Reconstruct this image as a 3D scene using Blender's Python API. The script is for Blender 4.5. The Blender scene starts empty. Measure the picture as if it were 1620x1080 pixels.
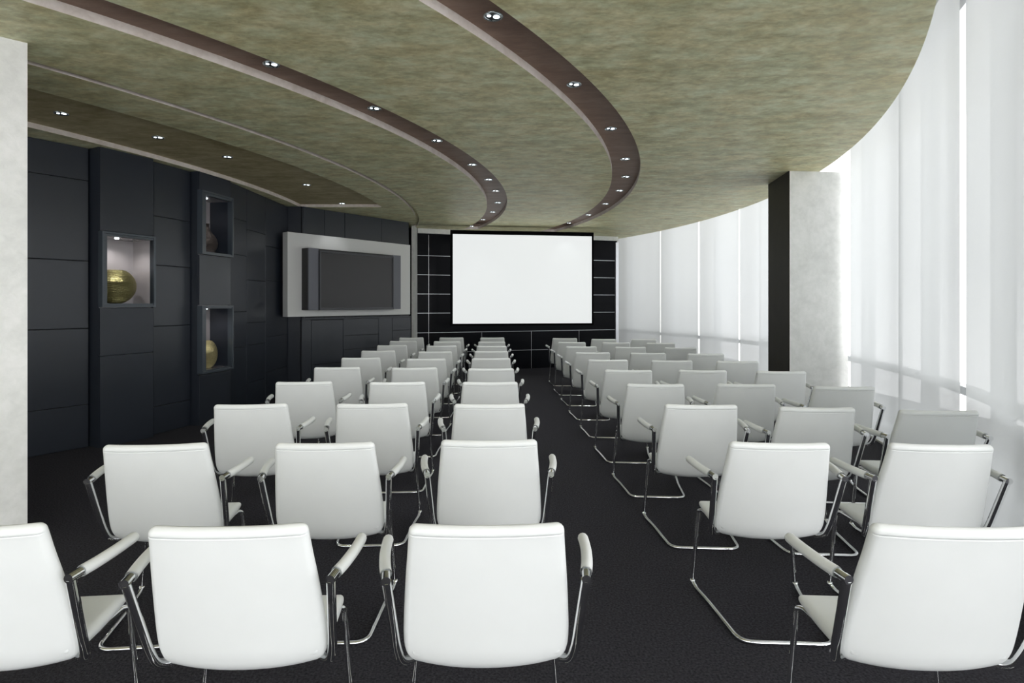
import bpy, bmesh, math, random
from mathutils import Vector, Matrix
random.seed(4)
PI = math.pi
S = bpy.context.scene
COL = S.collection

# ------------------------------------------------------------------ camera
F, CX, CY, HC = 900.0, 780.0, 480.0, 1.51          # focal length / principal point in pixels of 1620 x 1080, eye height
CEIL = HC + 1.64
cam = bpy.data.cameras.new('camera'); cam_o = bpy.data.objects.new('camera', cam); COL.objects.link(cam_o)
cam_o.location = (0, 0, HC); cam_o.rotation_euler = (PI/2, 0, 0)
cam.sensor_width = 36; cam.lens = F/1620*36
cam.shift_x = (810-CX)/1620; cam.shift_y = -(540-CY)/1620
cam.clip_start = 0.05; cam.clip_end = 300
S.camera = cam_o

# ------------------------------------------------------------------ world, daylight, exposure
S.view_settings.view_transform = 'Standard'; S.view_settings.look = 'None'
S.view_settings.gamma = 1; S.view_settings.use_curve_mapping = False
S.view_settings.exposure = 0.0
W = bpy.data.worlds.new('world'); S.world = W; W.use_nodes = True
nt = W.node_tree; nt.nodes.clear()
wo = nt.nodes.new('ShaderNodeOutputWorld'); bg = nt.nodes.new('ShaderNodeBackground')
tc = nt.nodes.new('ShaderNodeTexCoord'); sp = nt.nodes.new('ShaderNodeSeparateXYZ'); rp = nt.nodes.new('ShaderNodeValToRGB')
nt.links.new(tc.outputs['Generated'], sp.inputs[0])
mp = nt.nodes.new('ShaderNodeMapRange'); mp.inputs[1].default_value = -0.25; mp.inputs[2].default_value = 0.25
nt.links.new(sp.outputs[2], mp.inputs[0]); nt.links.new(mp.outputs[0], rp.inputs[0])
rp.color_ramp.elements[0].color = (1.6, 1.6, 1.62, 1); rp.color_ramp.elements[1].color = (0.97, 0.99, 1.0, 1)
rp.color_ramp.elements[0].position = 0.35; rp.color_ramp.elements[1].position = 0.6
nt.links.new(rp.outputs[0], bg.inputs[0]); bg.inputs[1].default_value = 2.4
nt.links.new(bg.outputs[0], wo.inputs[0])
fill_sun = bpy.data.lights.new('fill_sun', 'SUN'); fill_sun_o = bpy.data.objects.new('fill_sun', fill_sun); COL.objects.link(fill_sun_o)
fill_sun.energy = 1.9; fill_sun.angle = math.radians(50); fill_sun.color = (1.0, 1.0, 0.99)
_el, _az = math.radians(18), math.radians(-30)         # added low fill behind the camera, brightens the chair backs
fill_sun_dir = Vector((math.sin(_az)*math.cos(_el), math.cos(_az)*math.cos(_el), -math.sin(_el)))
fill_sun_o.rotation_euler = fill_sun_dir.to_track_quat('-Z', 'Y').to_euler(); fill_sun_o.location = (-2, -8, 5)

# ------------------------------------------------------------------ materials
MATS = {}
def nodes(name):
    m = bpy.data.materials.new(name); m.use_nodes = True
    t = m.node_tree; b = t.nodes['Principled BSDF']
    MATS[name] = m
    return m, t, b
def simple(name, col, rough=.5, metal=0, spec=.5, noise=0, nscale=20, bump=0, bscale=200, emit=None):
    m, t, b = nodes(name)
    b.inputs['Base Color'].default_value = (*col, 1); b.inputs['Roughness'].default_value = rough
    b.inputs['Metallic'].default_value = metal; b.inputs['Specular IOR Level'].default_value = spec
    tcn = t.nodes.new('ShaderNodeTexCoord')
    if noise:
        n = t.nodes.new('ShaderNodeTexNoise'); n.inputs['Scale'].default_value = nscale; n.inputs['Detail'].default_value = 4
        t.links.new(tcn.outputs['Object'], n.inputs['Vector'])
        r = t.nodes.new('ShaderNodeValToRGB')
        r.color_ramp.elements[0].position = .3; r.color_ramp.elements[1].position = .7
        r.color_ramp.elements[0].color = (*[c*(1-noise) for c in col], 1); r.color_ramp.elements[1].color = (*[min(1, c*(1+noise)) for c in col], 1)
        t.links.new(n.outputs['Fac'], r.inputs[0]); t.links.new(r.outputs[0], b.inputs['Base Color'])
    if bump:
        n2 = t.nodes.new('ShaderNodeTexNoise'); n2.inputs['Scale'].default_value = bscale; n2.inputs['Detail'].default_value = 3
        t.links.new(tcn.outputs['Object'], n2.inputs['Vector'])
        bp = t.nodes.new('ShaderNodeBump'); bp.inputs['Strength'].default_value = bump; bp.inputs['Distance'].default_value = .01
        t.links.new(n2.outputs['Fac'], bp.inputs['Height']); t.links.new(bp.outputs[0], b.inputs['Normal'])
    if emit:
        b.inputs['Emission Color'].default_value = (*emit[0], 1); b.inputs['Emission Strength'].default_value = emit[1]
    return m
def plaster(name, cols, rough=.42, scale=3.2, spec=.5, stretch=2.6, bump=.12, hue=None):
    """brushed mottled plaster: two stretched noises between three tones"""
    m, t, b = nodes(name)
    L = t.links; N = t.nodes.new
    tcn = N('ShaderNodeTexCoord'); mpg = N('ShaderNodeMapping'); mpg.inputs['Scale'].default_value = (1, stretch, 1)
    L.new(tcn.outputs['Object'], mpg.inputs[0])
    n1 = N('ShaderNodeTexNoise'); n1.inputs['Scale'].default_value = scale; n1.inputs['Detail'].default_value = 7; n1.inputs['Roughness'].default_value = .62; n1.inputs['Distortion'].default_value = .25
    n2 = N('ShaderNodeTexNoise'); n2.inputs['Scale'].default_value = scale*4; n2.inputs['Detail'].default_value = 6; n2.inputs['Roughness'].default_value = .65; n2.inputs['Distortion'].default_value = .5
    n3 = N('ShaderNodeTexNoise'); n3.inputs['Scale'].default_value = scale*.33; n3.inputs['Detail'].default_value = 2
    for n in (n1, n2, n3): L.new(mpg.outputs[0], n.inputs['Vector'])
    r = N('ShaderNodeValToRGB'); e = r.color_ramp.elements
    e[0].position = .38; e[1].position = .62; e[0].color = (*cols[0], 1); e[1].color = (*cols[2], 1)
    k = r.color_ramp.elements.new(.5); k.color = (*cols[1], 1)
    mx = N('ShaderNodeMath'); mx.operation = 'MULTIPLY_ADD'; mx.inputs[1].default_value = .55
    ad = N('ShaderNodeMath'); ad.operation = 'MULTIPLY_ADD'; ad.inputs[1].default_value = .3
    m3 = N('ShaderNodeMath'); m3.operation = 'MULTIPLY'; m3.inputs[1].default_value = .15
    L.new(n3.outputs['Fac'], m3.inputs[0]); L.new(n2.outputs['Fac'], ad.inputs[0]); L.new(m3.outputs[0], ad.inputs[2])
    L.new(n1.outputs['Fac'], mx.inputs[0]); L.new(ad.outputs[0], mx.inputs[2])
    L.new(mx.outputs[0], r.inputs[0])
    if hue:                                                # brownish and greenish clouds of the pigment
        n4 = N('ShaderNodeTexNoise'); n4.inputs['Scale'].default_value = scale*.55; n4.inputs['Detail'].default_value = 5; n4.inputs['Roughness'].default_value = .7
        L.new(mpg.outputs[0], n4.inputs['Vector']); r2 = N('ShaderNodeValToRGB'); r2.color_ramp.elements[0].position = .38; r2.color_ramp.elements[1].position = .62
        r2.color_ramp.elements[0].color = (*hue[0], 1); r2.color_ramp.elements[1].color = (*hue[1], 1); L.new(n4.outputs['Fac'], r2.inputs[0])
        mm = N('ShaderNodeMix'); mm.data_type = 'RGBA'; mm.blend_type = 'MULTIPLY'; mm.inputs[0].default_value = 1
        L.new(r.outputs[0], mm.inputs[6]); L.new(r2.outputs[0], mm.inputs[7]); L.new(mm.outputs[2], b.inputs['Base Color'])
    else: L.new(r.outputs[0], b.inputs['Base Color'])
    b.inputs['Specular IOR Level'].default_value = spec
    rr = N('ShaderNodeMapRange'); rr.inputs[1].default_value = .3; rr.inputs[2].default_value = .7; rr.inputs[3].default_value = rough-.1; rr.inputs[4].default_value = rough+.12
    L.new(n2.outputs['Fac'], rr.inputs[0]); L.new(rr.outputs[0], b.inputs['Roughness'])
    bp = N('ShaderNodeBump'); bp.inputs['Strength'].default_value = bump; bp.inputs['Distance'].default_value = .02
    L.new(n2.outputs['Fac'], bp.inputs['Height']); L.new(bp.outputs[0], b.inputs['Normal'])
    return m
def srgb(r, g, b_):
    f = lambda c: (c/255/12.92 if c/255 <= .04045 else ((c/255+.055)/1.055)**2.4)
    return (f(r), f(g), f(b_))
M_CEIL = plaster('olive_plaster', (srgb(184, 177, 136), srgb(214, 210, 170), srgb(238, 237, 206)), rough=.48, spec=.3, scale=5.5, stretch=1.7, hue=((1.05, 1.0, .93), (.96, 1.01, 1.01)))
M_BROWN = plaster('brown_plaster', (srgb(124, 100, 87), srgb(140, 115, 101), srgb(154, 131, 116)), rough=.5, spec=.3)
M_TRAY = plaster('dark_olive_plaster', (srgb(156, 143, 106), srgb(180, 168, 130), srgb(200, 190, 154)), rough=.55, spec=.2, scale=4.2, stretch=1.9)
M_LIP = plaster('window_lit_lip_plaster', (srgb(196, 186, 176), srgb(210, 201, 193), srgb(222, 215, 208)), rough=.6, spec=.2, scale=5, stretch=1)  # window light on the recess lips put into a paler plaster
M_PALE = plaster('pale_plaster', (srgb(216, 217, 214), srgb(226, 227, 224), srgb(235, 235, 233)), rough=.5, scale=5, stretch=1)
M_WALL = simple('white_wall_paint', srgb(225, 225, 222), .6)
M_DARKFACE = simple('dark_olive_side', srgb(46, 42, 34), .6, spec=.3, noise=.12, nscale=6)
M_PANEL = simple('blue_black_lacquer', srgb(38, 43, 52), .3, spec=.6, noise=.05, nscale=3)
M_FRAME = simple('sheen_tinted_lacquer', srgb(62, 70, 78), .3, spec=.7)  # lacquer lightened for the sheen that the niche frame edges catch
M_GAP = simple('seam_black', (.004, .004, .005), .8)
M_BACK = simple('black_glass_panel', (.0035, .004, .006), .3, spec=.1)
M_STEEL = simple('brushed_steel_strip', (.75, .77, .8), .3, 1)
M_CARPET = simple('charcoal_carpet', srgb(54, 53, 58), .95, spec=.15, noise=.6, nscale=95, bump=.9, bscale=170)
M_LEATHER = simple('white_leather', (.835, .855, .85), .42, spec=.4, noise=.012, nscale=7, bump=.03, bscale=420)
M_CHROME = simple('polished_chrome', (.86, .87, .88), .07, 1)
M_GREYP = simple('light_grey_lacquer', srgb(214, 215, 214), .45, spec=.35)
M_TVBODY = simple('dark_grey_speaker_cloth', srgb(112, 114, 122), .6, spec=.3, bump=.1, bscale=600)
M_TVBLACK = simple('black_plastic', (.008, .008, .009), .45)
M_TVFRAME = simple('grey_bezel', srgb(62, 63, 68), .35)
M_TVSCREEN = simple('switched_off_screen', srgb(50, 49, 51), .3, spec=.4)
M_SCREEN = simple('lit_projection_fabric', (.35, .36, .36), .8, spec=.05, emit=((.97, 1, 1), .72))
M_SCRFRAME = simple('black_felt_border', (.002, .002, .0025), .9, spec=.1)
M_NICHE = simple('mauve_grey_laminate', srgb(158, 153, 156), .14, spec=.8)
M_LAMP = simple('halogen_reflector', (.9, .95, 1), .2, 0, emit=((.85, .95, 1), 3.0))
M_LAMPDK = simple('lamp_glass_dark', (.03, .03, .035), .2)
M_LAMPRING = simple('polished_lamp_ring', (.6, .66, .68), .2, 1)
M_MULL = simple('grey_aluminium', srgb(205, 208, 210), .4, .3)
# hammered gold with fine horizontal rings
def hammered(name, col, rough):
    m, t, b = nodes(name)
    b.inputs['Base Color'].default_value = (*col, 1); b.inputs['Metallic'].default_value = .9; b.inputs['Roughness'].default_value = rough
    tcn = t.nodes.new('ShaderNodeTexCoord'); w = t.nodes.new('ShaderNodeTexWave'); w.bands_direction = 'Z'
    w.inputs['Scale'].default_value = 28; w.inputs['Distortion'].default_value = 3; w.inputs['Detail'].default_value = 3
    v = t.nodes.new('ShaderNodeTexVoronoi'); v.inputs['Scale'].default_value = 45
    t.links.new(tcn.outputs['Object'], w.inputs[0]); t.links.new(tcn.outputs['Object'], v.inputs['Vector'])
    a = t.nodes.new('ShaderNodeMath'); a.operation = 'ADD'
    t.links.new(w.outputs['Fac'], a.inputs[0]); t.links.new(v.outputs['Distance'], a.inputs[1])
    bp = t.nodes.new('ShaderNodeBump'); bp.inputs['Strength'].default_value = .9; bp.inputs['Distance'].default_value = .012
    t.links.new(a.outputs[0], bp.inputs['Height']); t.links.new(bp.outputs[0], b.inputs['Normal'])
    return m
M_GOLD = hammered('hammered_gold', (.36, .33, .15), .38)
M_GOLD2 = hammered('pale_hammered_gold', (.62, .55, .30), .45)
M_SILVER = hammered('hammered_dark_silver', (.26, .22, .21), .33)
# sheer curtain
def sheer():
    m = bpy.data.materials.new('white_sheer_fabric'); m.use_nodes = True; t = m.node_tree; t.nodes.clear(); N = t.nodes.new; L = t.links
    o = N('ShaderNodeOutputMaterial'); tr = N('ShaderNodeBsdfTranslucent'); df = N('ShaderNodeBsdfDiffuse'); tp = N('ShaderNodeBsdfTransparent')
    tr.inputs[0].default_value = (.525, .543, .548, 1); df.inputs[0].default_value = (.85, .86, .86, 1); tp.inputs[0].default_value = (1, 1, 1, 1)
    m1 = N('ShaderNodeMixShader'); m1.inputs[0].default_value = .42; m2 = N('ShaderNodeMixShader'); m2.inputs[0].default_value = .12
    tcn = N('ShaderNodeTexCoord'); mpg = N('ShaderNodeMapping'); mpg.inputs['Scale'].default_value = (300, 300, 40)
    n = N('ShaderNodeTexNoise'); n.inputs['Scale'].default_value = 1; L.new(tcn.outputs['Object'], mpg.inputs[0]); L.new(mpg.outputs[0], n.inputs['Vector'])
    mr = N('ShaderNodeMapRange'); mr.inputs[3].default_value = .03; mr.inputs[4].default_value = .07
    L.new(n.outputs['Fac'], mr.inputs[0]); L.new(mr.outputs[0], m2.inputs[0])
    L.new(tr.outputs[0], m1.inputs[1]); L.new(df.outputs[0], m1.inputs[2]); L.new(m1.outputs[0], m2.inputs[1]); L.new(tp.outputs[0], m2.inputs[2])
    L.new(m2.outputs[0], o.inputs[0]); return m
M_SHEER = sheer()
def glassmat():
    m = bpy.data.materials.new('window_glass'); m.use_nodes = True; t = m.node_tree; t.nodes.clear(); N = t.nodes.new; L = t.links
    o = N('ShaderNodeOutputMaterial'); tp = N('ShaderNodeBsdfTransparent'); gl = N('ShaderNodeBsdfGlossy'); gl.inputs['Roughness'].default_value = .02
    mx = N('ShaderNodeMixShader'); mx.inputs[0].default_value = .04
    L.new(tp.outputs[0], mx.inputs[1]); L.new(gl.outputs[0], mx.inputs[2]); L.new(mx.outputs[0], o.inputs[0]); return m
M_GLASS = glassmat()

# ------------------------------------------------------------------ mesh helpers
def obj(name, bm, mats, parent=None, smooth=False, angle=None):
    me = bpy.data.meshes.new(name); bmesh.ops.recalc_face_normals(bm, faces=bm.faces); bm.to_mesh(me); bm.free()
    for m in (mats if isinstance(mats, (list, tuple)) else [mats]): me.materials.append(m)
    o = bpy.data.objects.new(name, me); COL.objects.link(o)
    if smooth:
        for p in me.polygons: p.use_smooth = True
        if angle: me.set_sharp_from_angle(angle=math.radians(angle))
    if parent: o.parent = parent
    return o
def tag(o, label, cat, group=None):
    o['label'] = label; o['category'] = cat
    if group: o['group'] = group
    return o
def thing(name, label, cat, loc=(0, 0, 0), rz=0, group=None):
    o = bpy.data.objects.new(name, None); COL.objects.link(o); o.location = loc; o.rotation_euler = (0, 0, rz)
    o.empty_display_size = .1
    return tag(o, label, cat, group)
def struct(name, bm, m, **k):
    o = obj(name, bm, m, **k); o['kind'] = 'structure'; return o
def box(bm, x0, x1, y0, y1, z0, z1, mat=0, M=None, bev=0):
    v = [bm.verts.new(Vector(c) if M is None else M @ Vector(c)) for c in
         ((x0, y0, z0), (x1, y0, z0), (x1, y1, z0), (x0, y1, z0), (x0, y0, z1), (x1, y0, z1), (x1, y1, z1), (x0, y1, z1))]
    fs = [bm.faces.new([v[i] for i in q]) for q in ((0, 3, 2, 1), (4, 5, 6, 7), (0, 1, 5, 4), (1, 2, 6, 5), (2, 3, 7, 6), (3, 0, 4, 7))]
    for f in fs: f.material_index = mat
    if bev:
        es = list({e for f in fs for e in f.edges})
        r = bmesh.ops.bevel(bm, geom=es, offset=bev, segments=2, affect='EDGES', profile=.6)
        for f in r['faces']: f.material_index = mat
def prism(bm, pts, z0, z1, mat=0):
    a = [bm.verts.new((x, y, z0)) for x, y in pts]; b = [bm.verts.new((x, y, z1)) for x, y in pts]
    n = len(pts)
    fs = [bm.faces.new(a[::-1]), bm.faces.new(b)] + [bm.faces.new((a[i], a[(i+1) % n], b[(i+1) % n], b[i])) for i in range(n)]
    for f in fs: f.material_index = mat
def fillet(pts, rad, n=6):
    out = [Vector(pts[0])]
    for i in range(1, len(pts)-1):
        p, a, b = Vector(pts[i]), Vector(pts[i-1]), Vector(pts[i+1])
        r = rad[i] if isinstance(rad, (list, tuple)) else rad
        da, db = (a-p), (b-p)
        r = min(r, da.length*.48, db.length*.48)
        if r < 1e-4: out.append(p); continue
        pa, pb = p+da.normalized()*r, p+db.normalized()*r
        for k in range(n+1):
            t = k/n; out.append(pa*(1-t)**2 + p*2*t*(1-t) + pb*t*t)
    out.append(Vector(pts[-1])); return out
def tube(bm, pts, r, seg=10, closed_ends=True, rx=None):
    pts = [Vector(p) for p in pts]; n = len(pts)
    rs = r if isinstance(r, (list, tuple)) else [r]*n
    tan = []
    for i in range(n):
        a = pts[max(i-1, 0)]; b = pts[min(i+1, n-1)]
        t1 = (pts[i]-a).normalized() if i else (b-pts[i]).normalized(); t2 = (b-pts[i]).normalized() if i < n-1 else t1
        tan.append((t1+t2).normalized())
    up = Vector((0, 0, 1)) if abs(tan[0].z) < .9 else Vector((0, 1, 0))
    u = (up - tan[0]*up.dot(tan[0])).normalized(); rings = []
    for i in range(n):
        u = (u - tan[i]*u.dot(tan[i])).normalized(); w = tan[i].cross(u)
        sc = 1.0
        rings.append([bm.verts.new(pts[i] + (u*math.cos(2*PI*k/seg)+w*math.sin(2*PI*k/seg))*rs[i]*sc) for k in range(seg)])
    for i in range(n-1):
        for k in range(seg):
            bm.faces.new((rings[i][k], rings[i][(k+1) % seg], rings[i+1][(k+1) % seg], rings[i+1][k]))
    if closed_ends:
        bm.faces.new(rings[0][::-1]); bm.faces.new(rings[-1])
def lathe(bm, prof, c=(0, 0, 0), seg=32):
    rings = []
    for r, z in prof:
        rings.append([bm.verts.new((c[0]+r*math.cos(2*PI*k/seg), c[1]+r*math.sin(2*PI*k/seg), c[2]+z)) for k in range(seg)] if r > 1e-5 else [bm.verts.new((c[0], c[1], c[2]+z))])
    for a, b in zip(rings, rings[1:]):
        for k in range(seg):
            k2 = (k+1) % seg
            if len(a) == 1 and len(b) == 1: continue
            if len(a) == 1: bm.faces.new((a[0], b[k], b[k2]))
            elif len(b) == 1: bm.faces.new((a[k], a[k2], b[0]))
            else: bm.faces.new((a[k], a[k2], b[k2], b[k]))
def ball(bm, c, r, seg=12):
    lathe(bm, [(r*math.sin(PI*i/8), -r*math.cos(PI*i/8)) for i in range(9)], c, seg)
def BM(): return bmesh.new()
def frustum_pt(px, y): return (px-CX)/F*y             # X on the ray through pixel column px at distance y

# ------------------------------------------------------------------ the curved facade line
EC, ER = Vector((-7.27, 9.43)), 11.57
TH0 = -math.asin(6.43/ER)
def edge_pt(s, off=0.0):
    """point on the curved ceiling edge, s metres along it, off metres outwards; straight for s < 0"""
    th = TH0 + max(s, 0)/ER
    n = Vector((math.cos(th), math.sin(th))); p = EC + n*(ER+off)
    if s < 0: p = p + Vector((-math.sin(th), math.cos(th)))*s
    return p
def edge_nrm(s):
    th = TH0 + max(s, 0)/ER
    return Vector((math.cos(th), math.sin(th)))
def s_at(px, off):
    """arc position whose point stands behind pixel column px"""
    best, bs = 1e9, 0
    s = -1.2
    while s < 13.4:
        p = edge_pt(s, off)
        if p.y > .3:
            d = abs(CX + F*p.x/p.y - px)
            if d < best: best, bs = d, s
        s += .01
    return bs
S_END, S_START = 13.4, -7.8

# ------------------------------------------------------------------ floor, slab above, ceiling
bm = BM(); box(bm, -9.5, 6.5, -3.9, 16.5, -.12, 0); struct('floor', bm, M_CARPET)
bm = BM(); box(bm, -9.5, 6.5, -3.9, 16.5, 4.10, 4.25); struct('ceiling_slab', bm, M_WALL)

pts = [edge_pt(S_START + (S_END-S_START)*i/160) for i in range(161)]
poly = [(p.x, p.y) for p in pts] + [(-9.3, pts[-1].y), (-9.3, pts[0].y)]
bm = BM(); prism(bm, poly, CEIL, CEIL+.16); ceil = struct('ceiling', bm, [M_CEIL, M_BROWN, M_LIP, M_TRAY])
def arc(c, r, y0, y1, n=90):
    a0, a1 = math.asin(max(-1, (y0-c[1])/r)), math.asin(min(1, (y1-c[1])/r))
    return [(c[0]+r*math.cos(a0+(a1-a0)*i/n), c[1]+r*math.sin(a0+(a1-a0)*i/n)) for i in range(n+1)]
def ring_cut(cl, rl, cr, rr, y0, y1, d):
    b = BM(); prism(b, arc(cl, rl, y0, y1) + arc(cr, rr, y0, y1)[::-1], CEIL-.05, CEIL+d)
    o = obj('cutter', b, M_CEIL); return o
cutters = [ring_cut((-8.5, 9.33), 10.23, (-8.37, 9.36), 10.45, .2, 13.05, .06),
           ring_cut((-9.49, 9.40), 9.39, (-9.30, 9.32), 9.53, .6, 12.55, .06),
           ring_cut((-11.87, 9.70), 10.45, (-11.87, 9.70), 10.52, 1.0, 12.15, .04),
           ring_cut((-13.28, 9.73), 10.0, (-12.21, 9.93), 10.32, 1.2, 9.68, .05)]
for c in cutters:
    md = ceil.modifiers.new('cut', 'BOOLEAN'); md.operation = 'DIFFERENCE'; md.object = c; md.solver = 'EXACT'
bpy.context.view_layer.update()
dg = bpy.context.evaluated_depsgraph_get()
me = bpy.data.meshes.new_from_object(ceil.evaluated_get(dg))
ceil.modifiers.clear(); ceil.data = me
for c in cutters: bpy.data.objects.remove(c)
for p in me.polygons:
    p.use_smooth = False
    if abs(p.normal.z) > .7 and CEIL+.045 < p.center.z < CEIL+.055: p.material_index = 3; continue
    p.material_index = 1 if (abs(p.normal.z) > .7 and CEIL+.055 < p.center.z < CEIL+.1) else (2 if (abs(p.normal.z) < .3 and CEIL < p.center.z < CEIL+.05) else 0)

# ------------------------------------------------------------------ facade: glazing, mullions, rail
def ribbon(bm, s0, s1, o0, o1, z0, z1, n=None, mat=0):
    n = n or max(2, int((s1-s0)/.12))
    A = []
    for i in range(n+1):
        s = s0+(s1-s0)*i/n; p, q = edge_pt(s, o0), edge_pt(s, o1)
        A.append([bm.verts.new((p.x, p.y, z0)), bm.verts.new((q.x, q.y, z0)), bm.verts.new((q.x, q.y, z1)), bm.verts.new((p.x, p.y, z1))])
    for a, b in zip(A, A[1:]):
        for k in range(4): bm.faces.new((a[k], a[(k+1) % 4], b[(k+1) % 4], b[k])).material_index = mat
    bm.faces.new(A[0][::-1]); bm.faces.new(A[-1])
FO = .62
step = 1.5; nwin = 0
s = 13.6
while s - step > S_START - .2:
    s0, s1 = s-step, s; nwin += 1
    b = BM()
    ribbon(b, s0, s0+.07, FO-.06, FO+.07, 0, 4.10)          # mullion
    ribbon(b, s0+.07, s1, FO-.04, FO+.05, .74, .81)          # transom rail
    ribbon(b, s0+.07, s1, FO-.05, FO+.06, 0, .10)
    ribbon(b, s0+.07, s1, FO-.05, FO+.06, 4.0, 4.10)
    w = struct('window_%d' % nwin, b, M_MULL)
    b = BM(); ribbon(b, s0+.07, s1, FO, FO+.012, .81, 4.0); g = obj('glass_pane', b, M_GLASS, w)
    b = BM(); ribbon(b, s0+.07, s1, FO, FO+.012, .10, .74); g = obj('glass_pane', b, M_GLASS, w)
    s -= step
# unseen rear glazing added behind the camera to light the chair backs
p0 = edge_pt(s, FO); nwin += 1
b = BM(); x = p0.x
b2 = BM()
while x > -9.0:
    x1 = max(x-1.6, -9.2)
    box(b, x-.07, x, -3.75, -3.62, 0, 4.10); box(b, x1, x-.07, -3.73, -3.64, 0, .1); box(b, x1, x-.07, -3.73, -3.64, 3.98, 4.10)
    box(b2, x1, x-.07, -3.69, -3.678, .1, 3.98)
    x = x1
w = struct('window_%d' % nwin, b, M_MULL); obj('glass_pane', b2, M_GLASS, w)

# ------------------------------------------------------------------ sheer curtains
CO = .36
def curtain(s0, s1, label, seed=0, z1=4.02):
    rnd = random.Random(seed); b = BM(); n = max(24, int((s1-s0)/.02)); ph = rnd.random()*6
    rows = (.012, .25, .9, 1.8, 2.7, z1)
    V = []
    for i in range(n+1):
        s = s0+(s1-s0)*i/n; col = []
        e = min(s-s0, s1-s)
        for z in rows:
            a = .004*math.sin(s*5.3+ph)+.0015*math.sin(s*15+ph*2+z*.5) + .016*math.exp(-e/.05)*(1 if s-s0 < .3 else -1)
            p = edge_pt(s, CO+a); col.append(b.verts.new((p.x, p.y, z)))
        V.append(col)
    for a, c in zip(V, V[1:]):
        for k in range(len(rows)-1): b.faces.new((a[k], c[k], c[k+1], a[k+1]))
    t = thing('sheer_curtain', label, 'curtain', (*edge_pt((s0+s1)/2, CO), 0), 0, 'white sheer curtain panels along the curved window')
    o = obj('fabric', b, M_SHEER, None, smooth=True); o.parent = t; o.matrix_parent_inverse = Matrix.Translation(-Vector(t.location))
    h = BM(); ribbon(h, s0, s1, CO-.012, CO+.012, .0, .02); hh = obj('hem', h, M_WALL, None); hh.parent = t; hh.matrix_parent_inverse = Matrix.Translation(-Vector(t.location))
    h = BM(); ribbon(h, s0, s1, CO-.02, CO+.02, z1-.01, z1+.05); hh = obj('track', h, M_WALL, None); hh.parent = t; hh.matrix_parent_inverse = Matrix.Translation(-Vector(t.location))
g = lambda px: s_at(px, CO)
curt = [
 (g(1044)+.02, S_END-.1, 'white sheer curtain panel beside the black far wall, farthest of all'),
 (g(1105)+.04, g(1046), 'white sheer curtain panel, second from the black far wall'),
 (g(1168.5)+.03, g(1108), 'white sheer curtain panel, third from the black far wall'),
 (5.5, g(1172), 'white sheer curtain panel just behind the dark side of the right pillar'),
 (g(1425.5), g(1347), 'white sheer curtain panel next to the pale front of the right pillar'),
 (g(1515), g(1425.5), 'wide white sheer curtain panel, second nearest to the viewer, left of the brightest gap'),
 (g(1533)-1.9, g(1533), 'white sheer curtain panel at the right edge of the picture, nearest of all'),
]
for i, (a, c, l) in enumerate(curt): curtain(a, c, l, i+3)

# ------------------------------------------------------------------ pillars
def slab_thing(name, pts, z1, label, cat, mats, facemat=None, z0=0, parts=None):
    b = BM(); prism(b, pts, z0, z1)
    o = obj(name, b, mats)
    return tag(o, label, cat)
# right pillar: pale front, dark side
pr = [(3.665, 7.03), (4.43, 7.10), (4.54, 7.90), (3.795, 7.82)]
pr_t = thing('pillar', 'square pale plaster pillar with a dark left side, beside the curtains', 'pillar', (4.06, 7.46, 0))
def loc(o, t): o.parent = t; o.matrix_parent_inverse = Matrix.Translation(-Vector(t.location)); return o
b = BM(); prism(b, pr, 0, CEIL-.002); loc(obj('shaft', b, M_PALE), pr_t)
b = BM(); prism(b, [(3.655, 7.035), (3.665, 7.03), (3.795, 7.82), (3.785, 7.825)], 0, CEIL-.002)  # thin dark olive-brown sheet over the pillar's left side
o = loc(obj('side_face', b, M_DARKFACE), pr_t); o['label'] = 'dark olive-brown side face'
# left pillar, near
pl = [(-2.93, 3.58), (-3.35, 3.22), (-3.85, 3.72), (-3.43, 4.05)]
b = BM(); prism(b, [(-2.93, 3.58), (-3.62, 2.93), (-4.02, 3.35), (-3.32, 4.02)], 0, CEIL-.002)
tag(obj('pillar', b, M_PALE), 'broad pale plaster pillar at the left edge of the picture', 'pillar')

# ------------------------------------------------------------------ left wall of lacquered panels
class Facet:
    """vertical plane from p to q; s runs along it, d out of it into the room"""
    def __init__(self, p, q, d=0.0):
        self.p, self.q = Vector(p), Vector(q); self.t = (self.q-self.p).normalized(); self.L = (self.q-self.p).length
        self.n = Vector((self.t.y, -self.t.x)); self.p = self.p + self.n*d; self.q = self.q + self.n*d
    def M(self): return Matrix(((self.t.x, self.n.x, 0, self.p.x), (self.t.y, self.n.y, 0, self.p.y), (0, 0, 1, 0), (0, 0, 0, 1)))
    def s(self, px):
        k = (px-CX)/F                                   # p.x + s t.x = k (p.y + s t.y)
        return (k*self.p.y-self.p.x)/(self.t.x-k*self.t.y)
    def z(self, px, py):
        return HC - (py-CY)*(self.p.y+self.s(px)*self.t.y)/F
    def panel(self, bm, s0, s1, z0, z1, d0=-.02, d1=0, mat=0, gap=.004, bev=.002):
        box(bm, s0+gap, s1-gap, d0, d1, z0+gap, z1-gap, mat, self.M(), bev)
F1 = Facet((-4.98, 4.96), (-4.262, 5.997))
F0 = Facet((-7.2, 2.2), (-4.98, 4.96))
F2 = Facet((-3.905, 6.535), (-3.752, 7.05))
F3 = Facet((-3.538, 7.635), (-3.465, 9.58))
K1 = Facet((-4.097, 5.928), (-3.846, 6.445))
K2 = Facet((-3.63, 7.03), (-3.508, 7.61))
TVW = Facet((-3.215, 9.58), (-1.70, 11.49))
TOP = CEIL-.003
b = BM()
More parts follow.
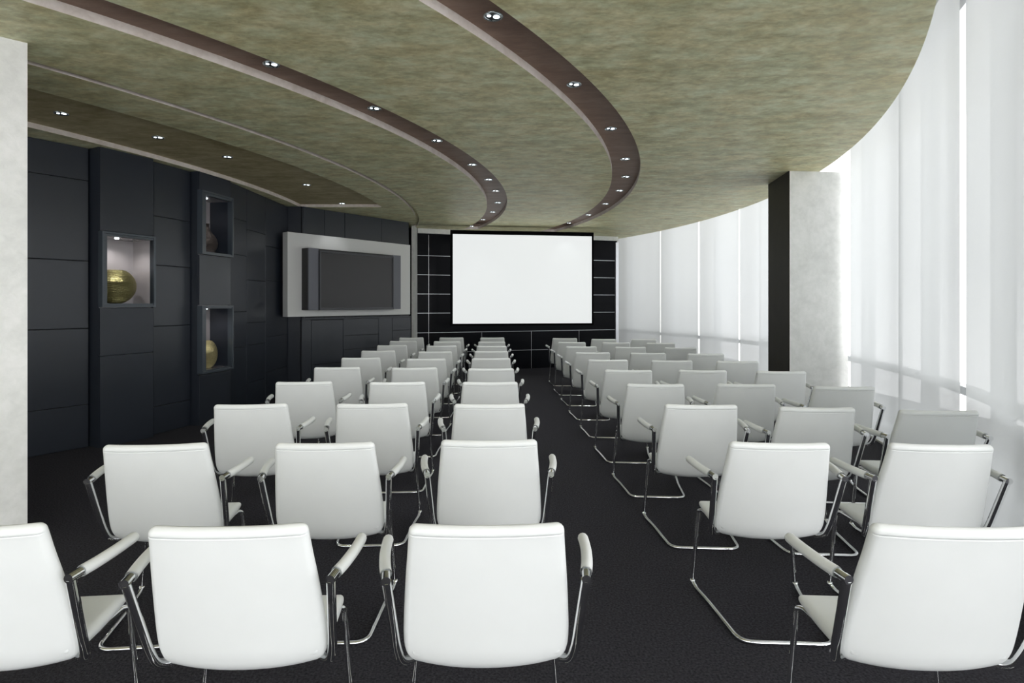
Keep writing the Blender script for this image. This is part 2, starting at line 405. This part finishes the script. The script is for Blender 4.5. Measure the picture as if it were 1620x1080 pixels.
def wall_facet(f, vs, zs_per):
    """vs: seam positions along s; zs_per: seam heights for each strip"""
    for (a, c), zs in zip(zip(vs, vs[1:]), zs_per):
        zz = [0]+sorted(zs)+[TOP]
        for z0, z1 in zip(zz, zz[1:]): f.panel(b, a, c, z0, z1)
    box(b, vs[0], vs[-1], -.06, -.0195, 0, TOP, 1, f.M())
wall_facet(F0, [0, 1.2, 2.4, F0.L], [[.47, 1.25, 1.956, 2.8]]*3)
wall_facet(F1, [0, F1.L], [[.45, 1.25, 1.956, 2.8]])
wall_facet(F2, [0, F2.L], [[.32, 1.246, 1.954, 2.52]])
wall_facet(F3, [.0, F3.s(390), F3.s(420), F3.L], [[.904, 1.396, 2.185, 2.68], [.37, .91, 1.23, 1.85, 2.57], [.45, .99, 1.87, 2.4]])
rt = Facet((-3.60, 9.62), (-3.215, 9.62))
rt = Facet((-3.62, 9.60), (-3.20, 9.60))
box(b, 0, .43, -.14, 0, 0, TOP, 0, rt.M())
wall_facet(TVW, [0, TVW.s(513.5), TVW.s(545.5), TVW.s(603.6), TVW.L], [[.02, 1.28, 2.2]]*4)
struct('wall_left', b, [M_PANEL, M_GAP])

def lamp_puck(f, s, d, z, parent, power, rad=.022):
    b = BM(); c = f.M() @ Vector((s, d, z)); lathe(b, [(0, 0), (rad, 0), (rad, -.008), (rad*.75, -.010), (0, -.006)], c, 16)
    o = loc(obj('niche_lamp', b, M_LAMP, smooth=True, angle=40), parent)
    l = bpy.data.lights.new('niche_spot', 'SPOT'); l.energy = power; l.spot_size = math.radians(150); l.spot_blend = .6; l.shadow_soft_size = .012; l.color = (1, .97, .93)
    lo = bpy.data.objects.new('niche_spot', l); COL.objects.link(lo); lo.location = (c.x, c.y, c.z-.02); lo.rotation_euler = (0, 0, 0)
    return o
def display_column(K, s0, s1, blocks, niches, label, depth, fd=.045, far_side=None):
    """blocks: (z0, z1) lacquered fronts; niches: (z0,z1, inner s0, inner s1, inner z0, inner z1)"""
    c = K.M() @ Vector(((s0+s1)/2, -depth/2, 0))
    t = thing('display_column', label, 'display cabinet', (c.x, c.y, 0))
    for z0, z1 in blocks:
        b = BM(); K.panel(b, s0, s1, z0, z1, -.03, 0, gap=.003, bev=.003); loc(obj('front_panel', b, M_PANEL), t)
    # carcass: solid where there are blocks, hollow behind the niches
    b = BM(); zz = sorted([(n[0], n[1]) for n in niches]); z = 0
    for z0, z1 in zz+[(TOP, TOP)]:
        if z0-z > .01: box(b, s0+.004, s1-.004, -depth, -.03, z, z0, 0, K.M())
        z = z1
    loc(obj('carcass', b, M_PANEL), t)
    for (z0, z1, a, c2, i0, i1, vd) in niches:
        b = BM()
        # frame: outer band and inner stepped band
        for (o0, o1, oz0, oz1, a0, a1, az0, az1, d0, d1) in ((s0, s1, z0+.004, z1-.004, s0+.022, s1-.022, z0+.026, z1-.026, -.03, fd),
                                                              (s0+.022, s1-.022, z0+.026, z1-.026, a, c2, i0, i1, -.03, fd-.012)):
            box(b, o0, a0, d0, d1, oz0, oz1, 0, K.M(), .0015); box(b, a1, o1, d0, d1, oz0, oz1, 0, K.M(), .0015)
            box(b, a0, a1, d0, d1, oz0, az0, 0, K.M(), .0015); box(b, a0, a1, d0, d1, az1, oz1, 0, K.M(), .0015)
        loc(obj('niche_frame', b, M_FRAME), t)
        b = BM(); d = vd
        for q0, q1 in ((s0+.004, s0+.012), (s1-.012, s1-.004)): box(b, q0, q1, -d-.03, -.03, z0, z1, 0, K.M())
        loc(obj('niche_side', b, M_PANEL), t)
        b = BM()
        box(b, s0+.0125, a, -d, -.03, z0, z1, 0, K.M()); 
        if far_side:
            bb = BM(); box(bb, c2, s1-.0125, -d, -.03, z0, z1, 0, K.M()); loc(obj('niche_far_side', bb, far_side), t)
        else: box(b, c2, s1-.0125, -d, -.03, z0, z1, 0, K.M())
        box(b, a, c2, -d, -.03, z0, i0, 0, K.M()); box(b, a, c2, -d, -.03, i1, z1, 0, K.M())
        box(b, s0+.0125, s1-.0125, -d-.03, -d, z0, z1, 0, K.M())
        loc(obj('niche_lining', b, M_NICHE), t)
    return t
# first column, one tall niche
def zK(K, px, py): return K.z(px, py)
K1f = Facet((-4.097, 5.928), (-3.846, 6.445), .045)
n1z0, n1z1 = K1f.z(163.6, 486.6), K1f.z(163.6, 364.4)
a, c = K1f.s(170.8), K1f.s(244)
i0, i1 = K1f.z(171, 480), K1f.z(171, 372.5)
m1 = K1.z(157, 563.5)
k1 = display_column(K1, 0, K1.L, [(0, m1), (m1, n1z0), (n1z1, TOP)], [(n1z0, n1z1, a, c, i0, i1, .34)],
                    'wide lacquered wall column with one square niche holding a big gold vase', .5)
lamp_puck(K1, K1.L*.42, -.12, i1-.001, k1, 6)
N1 = (K1, a, c, i0, i1)
K2f = Facet((-3.63, 7.03), (-3.508, 7.61), .045)
zA0, zA1 = K2f.z(321.5, 402), K2f.z(321.5, 299.5)
zB0, zB1 = K2f.z(321.4, 592), K2f.z(321.4, 482.8)
a2, c2 = K2f.s(327.5), K2f.s(368)
ia0, ia1 = K2f.z(326, 397.5), K2f.z(326, 308)
ib0, ib1 = K2f.z(326, 586), K2f.z(326, 488)
k2 = display_column(K2, 0, K2.L, [(0, .62), (.62, zB0), (zB1, zA0), (zA1, TOP)],
                    [(zB0, zB1, a2, c2, ib0, ib1, .30), (zA0, zA1, a2, c2, ia0, ia1, .30)],
                    'narrow lacquered wall column with two niches, one above the other', .45, far_side=M_PANEL)
lamp_puck(K2, K2.L*.45, -.12, ia1-.001, k2, .8)
lamp_puck(K2, K2.L*.45, -.12, ib1-.001, k2, 3)

def vase(K, s, d, z, prof, mat, label, name='vase'):
    c = K.M() @ Vector((s, d, z)); b = BM(); lathe(b, prof, (0, 0, 0), 48)
    o = obj(name, b, mat, smooth=True, angle=50); o.location = (c.x, c.y, z+.001)
    return tag(o, label, 'vase')
def sphere_prof(R, foot, mouth, H=None):
    H = H or 2*R; pr = [(0, 0), (foot, 0)]
    z0 = R - math.sqrt(max(0, R*R-foot*foot)); 
    sc = 1
    for i in range(1, 24):
        a = -PI/2 + math.asin(foot/R) + (PI-math.asin(foot/R)-math.asin(mouth/R))*i/24
        pr.append((R*math.cos(a), (R*math.sin(a)+R-z0)*H/(2*R)))
    zt = pr[-1][1]
    pr += [(mouth, zt+.004), (mouth-.006, zt+.006), (mouth-.010, zt-.004), (mouth-.015, zt-.06), (0, zt-.1)]
    return pr
v1R = .175
vase(K1, (a+c)/2-.028, -.205, i0, sphere_prof(.20, .055, .08, .395), M_GOLD, 'large round hammered gold vase in the first wall niche')
vase(K2, (a2+c2)/2+.0, -.15, ib0, sphere_prof(.125, .045, .05, .385), M_GOLD2, 'pale gold egg-shaped vase in the lower niche of the narrow column')
bt = [(0, 0), (.05, 0), (.085, .02), (.112, .07), (.118, .115), (.108, .16), (.08, .205), (.05, .235), (.032, .262), (.024, .29), (.022, .325), (.026, .336), (.020, .338), (.016, .30), (0, .28)]
vase(K2, (a2+c2)/2-.01, -.14, ia0, [(r_*1.08, z_*1.14) for r_, z_ in bt], M_SILVER, 'small dark silver bottle vase with a narrow neck in the upper niche')

# ------------------------------------------------------------------ TV panel, television, cabinet
PN = Facet((-3.215, 9.58), (-1.70, 11.49), .20)
t = thing('wall_mounted_board', 'light grey lacquered wall panel framing the television', 'wall panel', (*(PN.M() @ Vector((1, 0, 0))).xy, 1.3))
s0, s1 = PN.s(455), PN.s(649)
b = BM(); box(b, s0, s1, -.145, 0, 1.295, 2.665, 0, PN.M(), .003); loc(obj('face_board', b, M_GREYP), t)
b = BM(); box(b, s0+.12, s1-.05, -.20, -.1455, 1.36, 2.6, 0, PN.M()); loc(obj('wall_batten', b, M_PANEL), t)
TV = Facet((-3.215, 9.58), (-1.70, 11.49), .40)
t = thing('television', 'flat dark television with grey side speakers on the light grey panel', 'television', (*(TV.M() @ Vector((1, 0, 0))).xy, 1.4))
sl, sc0, sc1, sr = TV.s(488.5), TV.s(504), TV.s(621.5), TV.s(634)
z0, z1 = TV.z(488.5, 490.3), TV.z(488.5, 391.6)
b = BM(); box(b, sl, sr, -.20, -.03, z0, z1, 0, TV.M(), .002); loc(obj('housing', b, M_TVBLACK), t)
for a_, c_ in ((sl, sc0), (sc1, sr)):
    b = BM(); box(b, a_, c_, -.029, 0, z0, z1, 0, TV.M(), .003); loc(obj('speaker', b, M_TVBODY), t)
b = BM(); w_ = .03
zs0, zs1 = z0-.005, z1-.03
box(b, sc0+.002, sc0+w_, -.029, .03, zs0, zs1, 0, TV.M(), .002); box(b, sc1-w_, sc1-.002, -.029, .03, zs0, zs1, 0, TV.M(), .002)
box(b, sc0+w_, sc1-w_, -.029, .03, zs0, zs0+w_+.01, 0, TV.M(), .002); box(b, sc0+w_, sc1-w_, -.029, .03, zs1-w_, zs1, 0, TV.M(), .002)
loc(obj('bezel', b, M_TVFRAME), t)
b = BM(); box(b, sc0+w_, sc1-w_, -.029, .018, zs0+w_+.01, zs1-w_, 0, TV.M()); loc(obj('screen', b, M_TVSCREEN), t)
CB = Facet((-3.215, 9.58), (-1.70, 11.49), .035)
t = thing('wall_cabinet', 'low dark lacquered cabinet with flush doors under the television', 'cabinet', (*(CB.M() @ Vector((1, 0, 0))).xy, 0))
c0, c1, c2_, c3, c4, c5 = [CB.s(v) for v in (477, 492.5, 543, 599, 621, 650)]
b = BM(); box(b, c0, c5, -.030, -.012, 0, 1.235, 0, CB.M()); loc(obj('carcass', b, M_GAP), t)
b = BM(); CB.panel(b, c0, c5, 1.236, 1.262, -.033, .004, gap=0); loc(obj('top_ledge', b, M_PANEL), t)
for (a_, c_, zz) in ((c0, c1, (0, 1.235)), (c1, c2_, (0, .46, 1.225)), (c2_, c3, (0, .40, .68, .93, 1.235)), (c3, c4, (0, 1.235)), (c4, c5, (0, .5, .98, 1.235))):
    for q0, q1 in zip(zz, zz[1:]):
        b = BM(); CB.panel(b, a_, c_, q0+.002, q1, -.0119, 0, gap=.0035, bev=.002); loc(obj('door', b, M_PANEL), t)

# ------------------------------------------------------------------ far wall
BW = Facet((-1.71, 12.40), (3.05, 14.0))
b = BM()
box(b, -.6, BW.L, -.15, -.0, 0, TOP, 0, BW.M()); 
zl = [.43, .87, 1.30, 1.72, 2.14, 2.56]
vfull = [BW.s(678.3), BW.s(985)]
for z in zl:
    box(b, 0, BW.L, -.001, .003, z-.0035, z+.0035, 1, BW.M())
for v in vfull[:1]: box(b, v-.003, v+.003, -.001, .0028, 0, 3.02, 1, BW.M())
for px in (762, 840.5, 916):
    v = BW.s(px); box(b, v-.002, v+.002, -.001, .0026, 0, .87, 1, BW.M())
struct('wall_back', b, [M_BACK, M_STEEL])
b = BM(); box(b, .06, BW.L,   .001, .06, 3.045, TOP, 0, BW.M()); struct('trim_1', b, M_PALE)
b = BM(); box(b, BW.L-.05, BW.L+.03, -.02, .03, 0, 3.01, 0, BW.M(), .003); struct('trim_2', b, M_STEEL)
b = BM(); prism(b, [(-1.715, 11.97), (-1.655, 11.97), (-1.655, 12.60), (-1.715, 12.60)], 0, TOP); struct('trim_3', b, M_PALE)
b = BM(); prism(b, [(3.08, 14.03), (4.6, 14.9), (4.55, 15.0), (3.0, 14.15)], 0, 3.5)
# enclosing walls out of view
b2 = BM(); box(b2, -9.4, -9.25, -3.7, 16.4, 0, 4.10); box(b2, -9.3, 6.3, 16.2, 16.35, 0, 4.10); struct('wall_far_side', b2, M_WALL)
b.free()

# ------------------------------------------------------------------ projection screen
SC = Facet((-.8925, 11.90), (2.178, 12.33))
t = thing('projection_screen', 'large white projection screen with a black border hanging before the far wall', 'projection screen', (.64, 12.1, 1.0))
zt0, zt1 = SC.z(712.5, 515.3), min(TOP-.002, SC.z(712.5, 363.6))
bd = .05; e0, e1 = 0, SC.L
wz0, wz1 = SC.z(716, 512), SC.z(716, 370)
b = BM()
box(b, e0, e0+bd, -.06, .012, zt0, zt1, 0, SC.M(), .003); box(b, e1-bd+.01, e1, -.06, .012, zt0, zt1, 0, SC.M(), .003)
box(b, e0+bd, e1-bd+.01, -.06, .012, zt0, wz0, 0, SC.M(), .003); box(b, e0+bd, e1-bd+.01, -.06, .012, wz1, zt1, 0, SC.M(), .003)
loc(obj('border', b, M_SCRFRAME), t)
b = BM(); box(b, e0+bd, e1-bd+.01, -.05, 0, wz0, wz1, 0, SC.M()); loc(obj('screen_fabric', b, M_SCREEN), t)
for q in (.4, 2.7):                                            # arms holding the screen off the far wall
    c = SC.M() @ Vector((q, 0, 0)); nb = BW.n; k = ((Vector((c.x, c.y))-BW.p).dot(nb))/SC.n.dot(nb)
    b = BM(); box(b, q, q+.05, -k+.012, -.061, 2.2, 2.25, 0, SC.M()); loc(obj('bracket', b, M_TVBLACK), t)

# ------------------------------------------------------------------ recessed downlights
def downlight(px, py, zc, label, group, watt=24):
    y = F*(zc-HC)/(CY-py); x = frustum_pt(px, y)
    t = thing('downlight', label, 'ceiling light', (x, y, zc), 0, group)
    b = BM(); lathe(b, [(.043, .004), (.057, .001), (.060, -.004), (.055, -.008), (.047, -.006), (.043, .004)], (0, 0, 0), 28); obj('ring', b, M_LAMPRING, t, smooth=True)
    b = BM(); lathe(b, [(0, -.0005), (.046, -.0005), (.046, -.002), (0, -.002)], (0, 0, 0), 24); obj('lens', b, M_LAMPDK, t)
    b = BM(); lathe(b, [(0, 0), (.017, 0), (.02, -.003), (.012, -.006), (0, -.007)], (.020, .004, -.0025), 16); r = obj('reflector', b, M_LAMP, t, smooth=True)
    b = BM(); lathe(b, [(0, 0), (.012, 0), (.013, -.002), (.008, -.004), (0, -.005)], (-.024, -.006, -.0025), 14); r = obj('bulb', b, M_LAMP, t, smooth=True)
    l = bpy.data.lights.new('downlight_beam', 'SPOT'); l.energy = watt; l.spot_size = math.radians(80); l.spot_blend = .5; l.shadow_soft_size = .04; l.color = (.95, .98, 1)
    lo = bpy.data.objects.new('downlight_beam', l); COL.objects.link(lo); lo.location = (x, y, zc-.02)
ORD = ['nearest', 'second', 'third', 'fourth', 'fifth', 'sixth', 'seventh', 'eighth', 'ninth', 'tenth']
L2 = [(780, 25), (908, 133), (966, 203), (989, 251), (990, 279), (980, 301), (957.8, 322), (931, 339.4), (900, 352.4)]
L1 = [(429, 101), (592, 171), (691, 222), (747, 260), (773, 283.5), (784, 301.5), (787.7, 320), (779.4, 335), (764, 347), (746, 357.4)]
L0 = [(97, 179), (250, 217), (360, 248), (485, 292), (541, 321.5)]
for i, p in enumerate(L2): downlight(*p, CEIL+.06, 'small round downlight in the right brown ceiling channel, %s%s' % (ORD[i], ' to the viewer' if i == 0 else ' from the viewer'), 'downlights in the right ceiling channel', 24 if i < 7 else 5)
for i, p in enumerate(L1): downlight(*p, CEIL+.06, 'small round downlight in the left brown ceiling channel, %s%s' % (ORD[i], ' to the viewer' if i == 0 else ' from the viewer'), 'downlights in the left ceiling channel', 24 if i < 7 else 5)
for i, p in enumerate(L0): downlight(*p, CEIL+.05, 'small round downlight in the recessed olive tray by the dark wall, %s%s' % (ORD[i], ' to the viewer' if i == 0 else ' from the viewer'), 'downlights in the recessed ceiling tray', 9)

# ------------------------------------------------------------------ the chair
def loft(bm, st, m=7):
    """st: stations (centre y, z, normal (ny,nz), half width, half thickness, bow); rounded slabs across x, bow bends the edges along +normal"""
    rings = []
    for (y, z, ny, nz, w, t, bow) in st:
        ring = []
        prof = []
        n = 12
        for i in range(n+1):                                   # rear side, from -w to w
            prof.append((-(w-t)+2*(w-t)*i/n, -t))
        for i in range(1, m): a = -PI/2+PI*i/m; prof.append(((w-t)+t*math.cos(a), t*math.sin(a)))
        for i in range(n+1): prof.append(((w-t)-2*(w-t)*i/n, t))
        for i in range(1, m): a = PI/2+PI*i/m; prof.append((-(w-t)+t*math.cos(a), t*math.sin(a)))
        for (x, d) in prof:
            dd = d + bow*(abs(x)/w)**2.2
            ring.append(bm.verts.new((x, y+ny*dd, z+nz*dd)))
        rings.append(ring)
    k = len(rings[0])
    for a, c in zip(rings, rings[1:]):
        for i in range(k): bm.faces.new((a[i], a[(i+1) % k], c[(i+1) % k], c[i]))
    bm.faces.new(rings[0][::-1]); bm.faces.new(rings[-1])
def catmull(P, n):
    out = []
    P = [P[0]]+P+[P[-1]]
    for i in range(1, len(P)-2):
        for k in range(n):
            t = k/n; a, b_, c_, d_ = P[i-1], P[i], P[i+1], P[i+2]
            out.append(tuple(.5*((2*b_[j])+(-a[j]+c_[j])*t+(2*a[j]-5*b_[j]+4*c_[j]-d_[j])*t*t+(-a[j]+3*b_[j]-3*c_[j]+d_[j])*t**3) for j in range(len(b_))))
    out.append(P[-2]); return out
def stations(ctrl, n=6):
    """ctrl: (y, z, w, t, bow); normal points to the sitter"""
    P = catmull(ctrl, n); out = []
    for i, (y, z, w, t, bow) in enumerate(P):
        a, c_ = P[max(i-1, 0)], P[min(i+1, len(P)-1)]
        ty, tz = c_[0]-a[0], c_[1]-a[1]; l = math.hypot(ty, tz) or 1
        out.append((y, z, tz/l, -ty/l, w, t, bow))
    return out
def make_chair():
    t = thing('conference_chair', 'x', 'chair')
    # backrest: from under the seat, round the bend, up to the top edge (y = centre of the padding)
    T = .019
    ctrl = [(.06, .402, .150, .012, .008), (.02, .394, .185, .017, .014), (-.03, .394, .218, T, .022), (-.066, .410, .240, T, .028), (-.088, .448, .251, T, .030), (-.105, .51, .2525, T, .028),
            (-.128, .60, .247, T, .025), (-.150, .69, .240, T, .021), (-.170, .77, .232, T, .016), (-.184, .83, .2265, T, .013), (-.1885, .847, .2252, T, .012)]
    st = stations(ctrl, 5)
    # top seam and rounded top edge
    y, z = -.1885, .847; ny, nz = st[-1][2], st[-1][3]; uy, uz = -nz, ny      # up along the back
    if uz < 0: uy, uz = -uy, -uz
    for (h, w, tt) in ((.001, .2252, T-.0003), (.0025, .2250, T-.0035), (.004, .2250, T-.0003), (.010, .2242, T-.0008), (.015, .2225, T-.0015), (.0195, .2192, T-.0035), (.0235, .2140, T-.007), (.0262, .2075, T-.012), (.0275, .2010, T-.0165)):
        st.append((y+uy*h, z+uz*h, ny, nz, w, max(tt, .002), .012))
    b = BM(); loft(b, st); obj('backrest', b, M_LEATHER, t, smooth=True, angle=70)
    sc = [(-.085, .452, .225, .012, 0), (-.06, .446, .238, .022, 0), (.0, .440, .246, .024, .004), (.10, .443, .247, .024, .004), (.18, .449, .245, .021, .002), (.215, .451, .242, .015, 0), (.228, .451, .237, .010, 0), (.234, .450, .231, .004, 0)]
    st = [(y_, z_, 0, 1, w, tt, bow) for (y_, z_, w, tt, bow) in catmull(sc, 5)]
    b = BM(); loft(b, st); obj('seat', b, M_LEATHER, t, smooth=True, angle=70)
    for sx in (-1, 1):
        # front leg with its tube hooked under the seat
        b = BM()
        pts = fillet([(sx*.205, .06, .409), (sx*.222, .222, .414), (sx*.236, .246, .405), (sx*.266, .250, .030)], [0, .02, .03, 0], 5)
        tube(b, pts, .0105); lg = obj('leg', b, M_CHROME, t, smooth=True, angle=60)
        b = BM(); ball(b, (sx*.267, .248, .026), .0155); obj('foot_glide', b, M_CHROME, lg, smooth=True)
        # arm: tube up from under the shell, sharp corner, padded free end
        b = BM()
        pts = fillet([(sx*.17, .02, .402), (sx*.260, -.058, .400), (sx*.273, -.090, .470), (sx*.288, -.178, .712)], [0, .04, .05, 0], 6)
        tube(b, pts, .0140, 12)
        tube(b, [(sx*.288, -.190, .715), (sx*.294, -.150, .715), (sx*.305, -.09, .715)], .0140, 12)
        ar = obj('armrest', b, M_CHROME, t, smooth=True, angle=60)
        b = BM()
        pts = catmull([(sx*.2955, -.140, .715), (sx*.308, -.085, .716), (sx*.320, -.01, .718), (sx*.326, .06, .719), (sx*.327, .098, .719)], 4)
        pts.append((sx*.327, .106, .719)); pts.append((sx*.327, .110, .719))
        rs = [.0175]*(len(pts)-3)+[.016, .011, .004]
        tube(b, pts, rs, 12, closed_ends=False)
        pts2 = [pts[0], pts[1]]
        tube(b, pts2, [.0145, .0140], 12, closed_ends=False)   # open rear mouth of the padding
        obj('arm_pad', b, M_LEATHER, ar, smooth=True)
    b = BM()
    pts = fillet([(-.267, .248, .026), (-.262, .205, .0125), (-.238, .06, .0105), (-.205, -.272, .0105), (.205, -.272, .0105), (.238, .06, .0105), (.262, .205, .0125), (.267, .248, .026)],
                 [0, .03, .05, .065, .065, .05, .03, 0], 7)
    tube(b, pts, .0105); obj('floor_frame', b, M_CHROME, t, smooth=True, angle=60)
    b = BM(); tube(b, [(-.205, .06, .409), (.205, .06, .409)], .009); tube(b, [(-.17, .02, .400), (.17, .02, .400)], .0125); obj('seat_bar', b, M_CHROME, t, smooth=True, angle=60)
    return t
proto = make_chair(); used = False
def dup(o, parent=None):
    c = o.copy(); COL.objects.link(c)
    if parent: c.parent = parent
    for ch in list(o.children): dup(ch, c)
    return c
HT = .63                                                       # eye height above the top of a backrest
cols = {
 'A': ([-74, 242, 395, 479.6, 532.5, 570.4, 598, 619.9, 637.6, 650.8], [356, 223, 159, 123.3, 100.4, 85.3, 74.2, 65.6, 59, 53.5], 1, 6.0),
 'B': ([355.5, 512, 587.7, 628, 655.5, 674, 688, 698.5, 707.3, 714.2], [354, 220.7, 158.2, 123.9, 101, 86.8, 75.3, 66.3, 59.4, 53.5], 1, 3.2),
 'C': ([770, 774, 774.5, 775.4, 777, 777, 777.3, 778, 778, 779], [352, 216.3, 158.8, 123.9, 102.3, 86.2, 74.9, 66.7, 60, 53.5], 1, 1.5),
 'D': ([1518, 1237, 1111, 1038.3, 994.7, 962, 938, 920, 905, 893.6], [355, 220.4, 159.8, 126.9, 104.7, 88.4, 76.9, 67.6, 60.7, 54.5], 1, -3.6),
 'E': ([1495, 1296, 1182.5, 1113, 1064, 1026, 998, 975, 956], [223, 164, 127, 105, 89.6, 77.6, 68.4, 61.2, 55.8], 2, -3.8),
 'F': ([1490, 1338, 1238, 1168, 1117.5, 1077.5, 1046, 1019], [169, 131, 106.7, 90.7, 79, 69.3, 62, 56], 3, -4.6),
}
CNAME = {'A': 'column nearest the dark wall', 'B': 'second column from the dark wall', 'C': 'column just left of the aisle',
         'D': 'column just right of the aisle', 'E': 'middle column right of the aisle', 'F': 'column nearest the curtains'}
ROW = ['nearest row', 'second row', 'third row', 'fourth row', 'fifth row', 'sixth row', 'seventh row', 'eighth row', 'ninth row', 'farthest row']
rnd = random.Random(11)
for cn in 'ABCDEF':
    xs, dys, r0, yaw = cols[cn]
    for i, (xc, dy) in enumerate(zip(xs, dys)):
        yt = F*HT/dy; xt = frustum_pt(xc, yt); a_ = math.radians(yaw + rnd.uniform(-.5, .5))
        ox, oy = xt - math.sin(a_)*.21, yt + math.cos(a_)*.21
        if not used: o = proto; used = True
        else: o = dup(proto)
        o.location = (ox, oy, 0); o.rotation_euler = (0, 0, a_)
        o['label'] = 'white chrome-framed armchair, %s, %s' % (ROW[r0-1+i], CNAME[cn]); o['group'] = 'white conference chairs in rows'
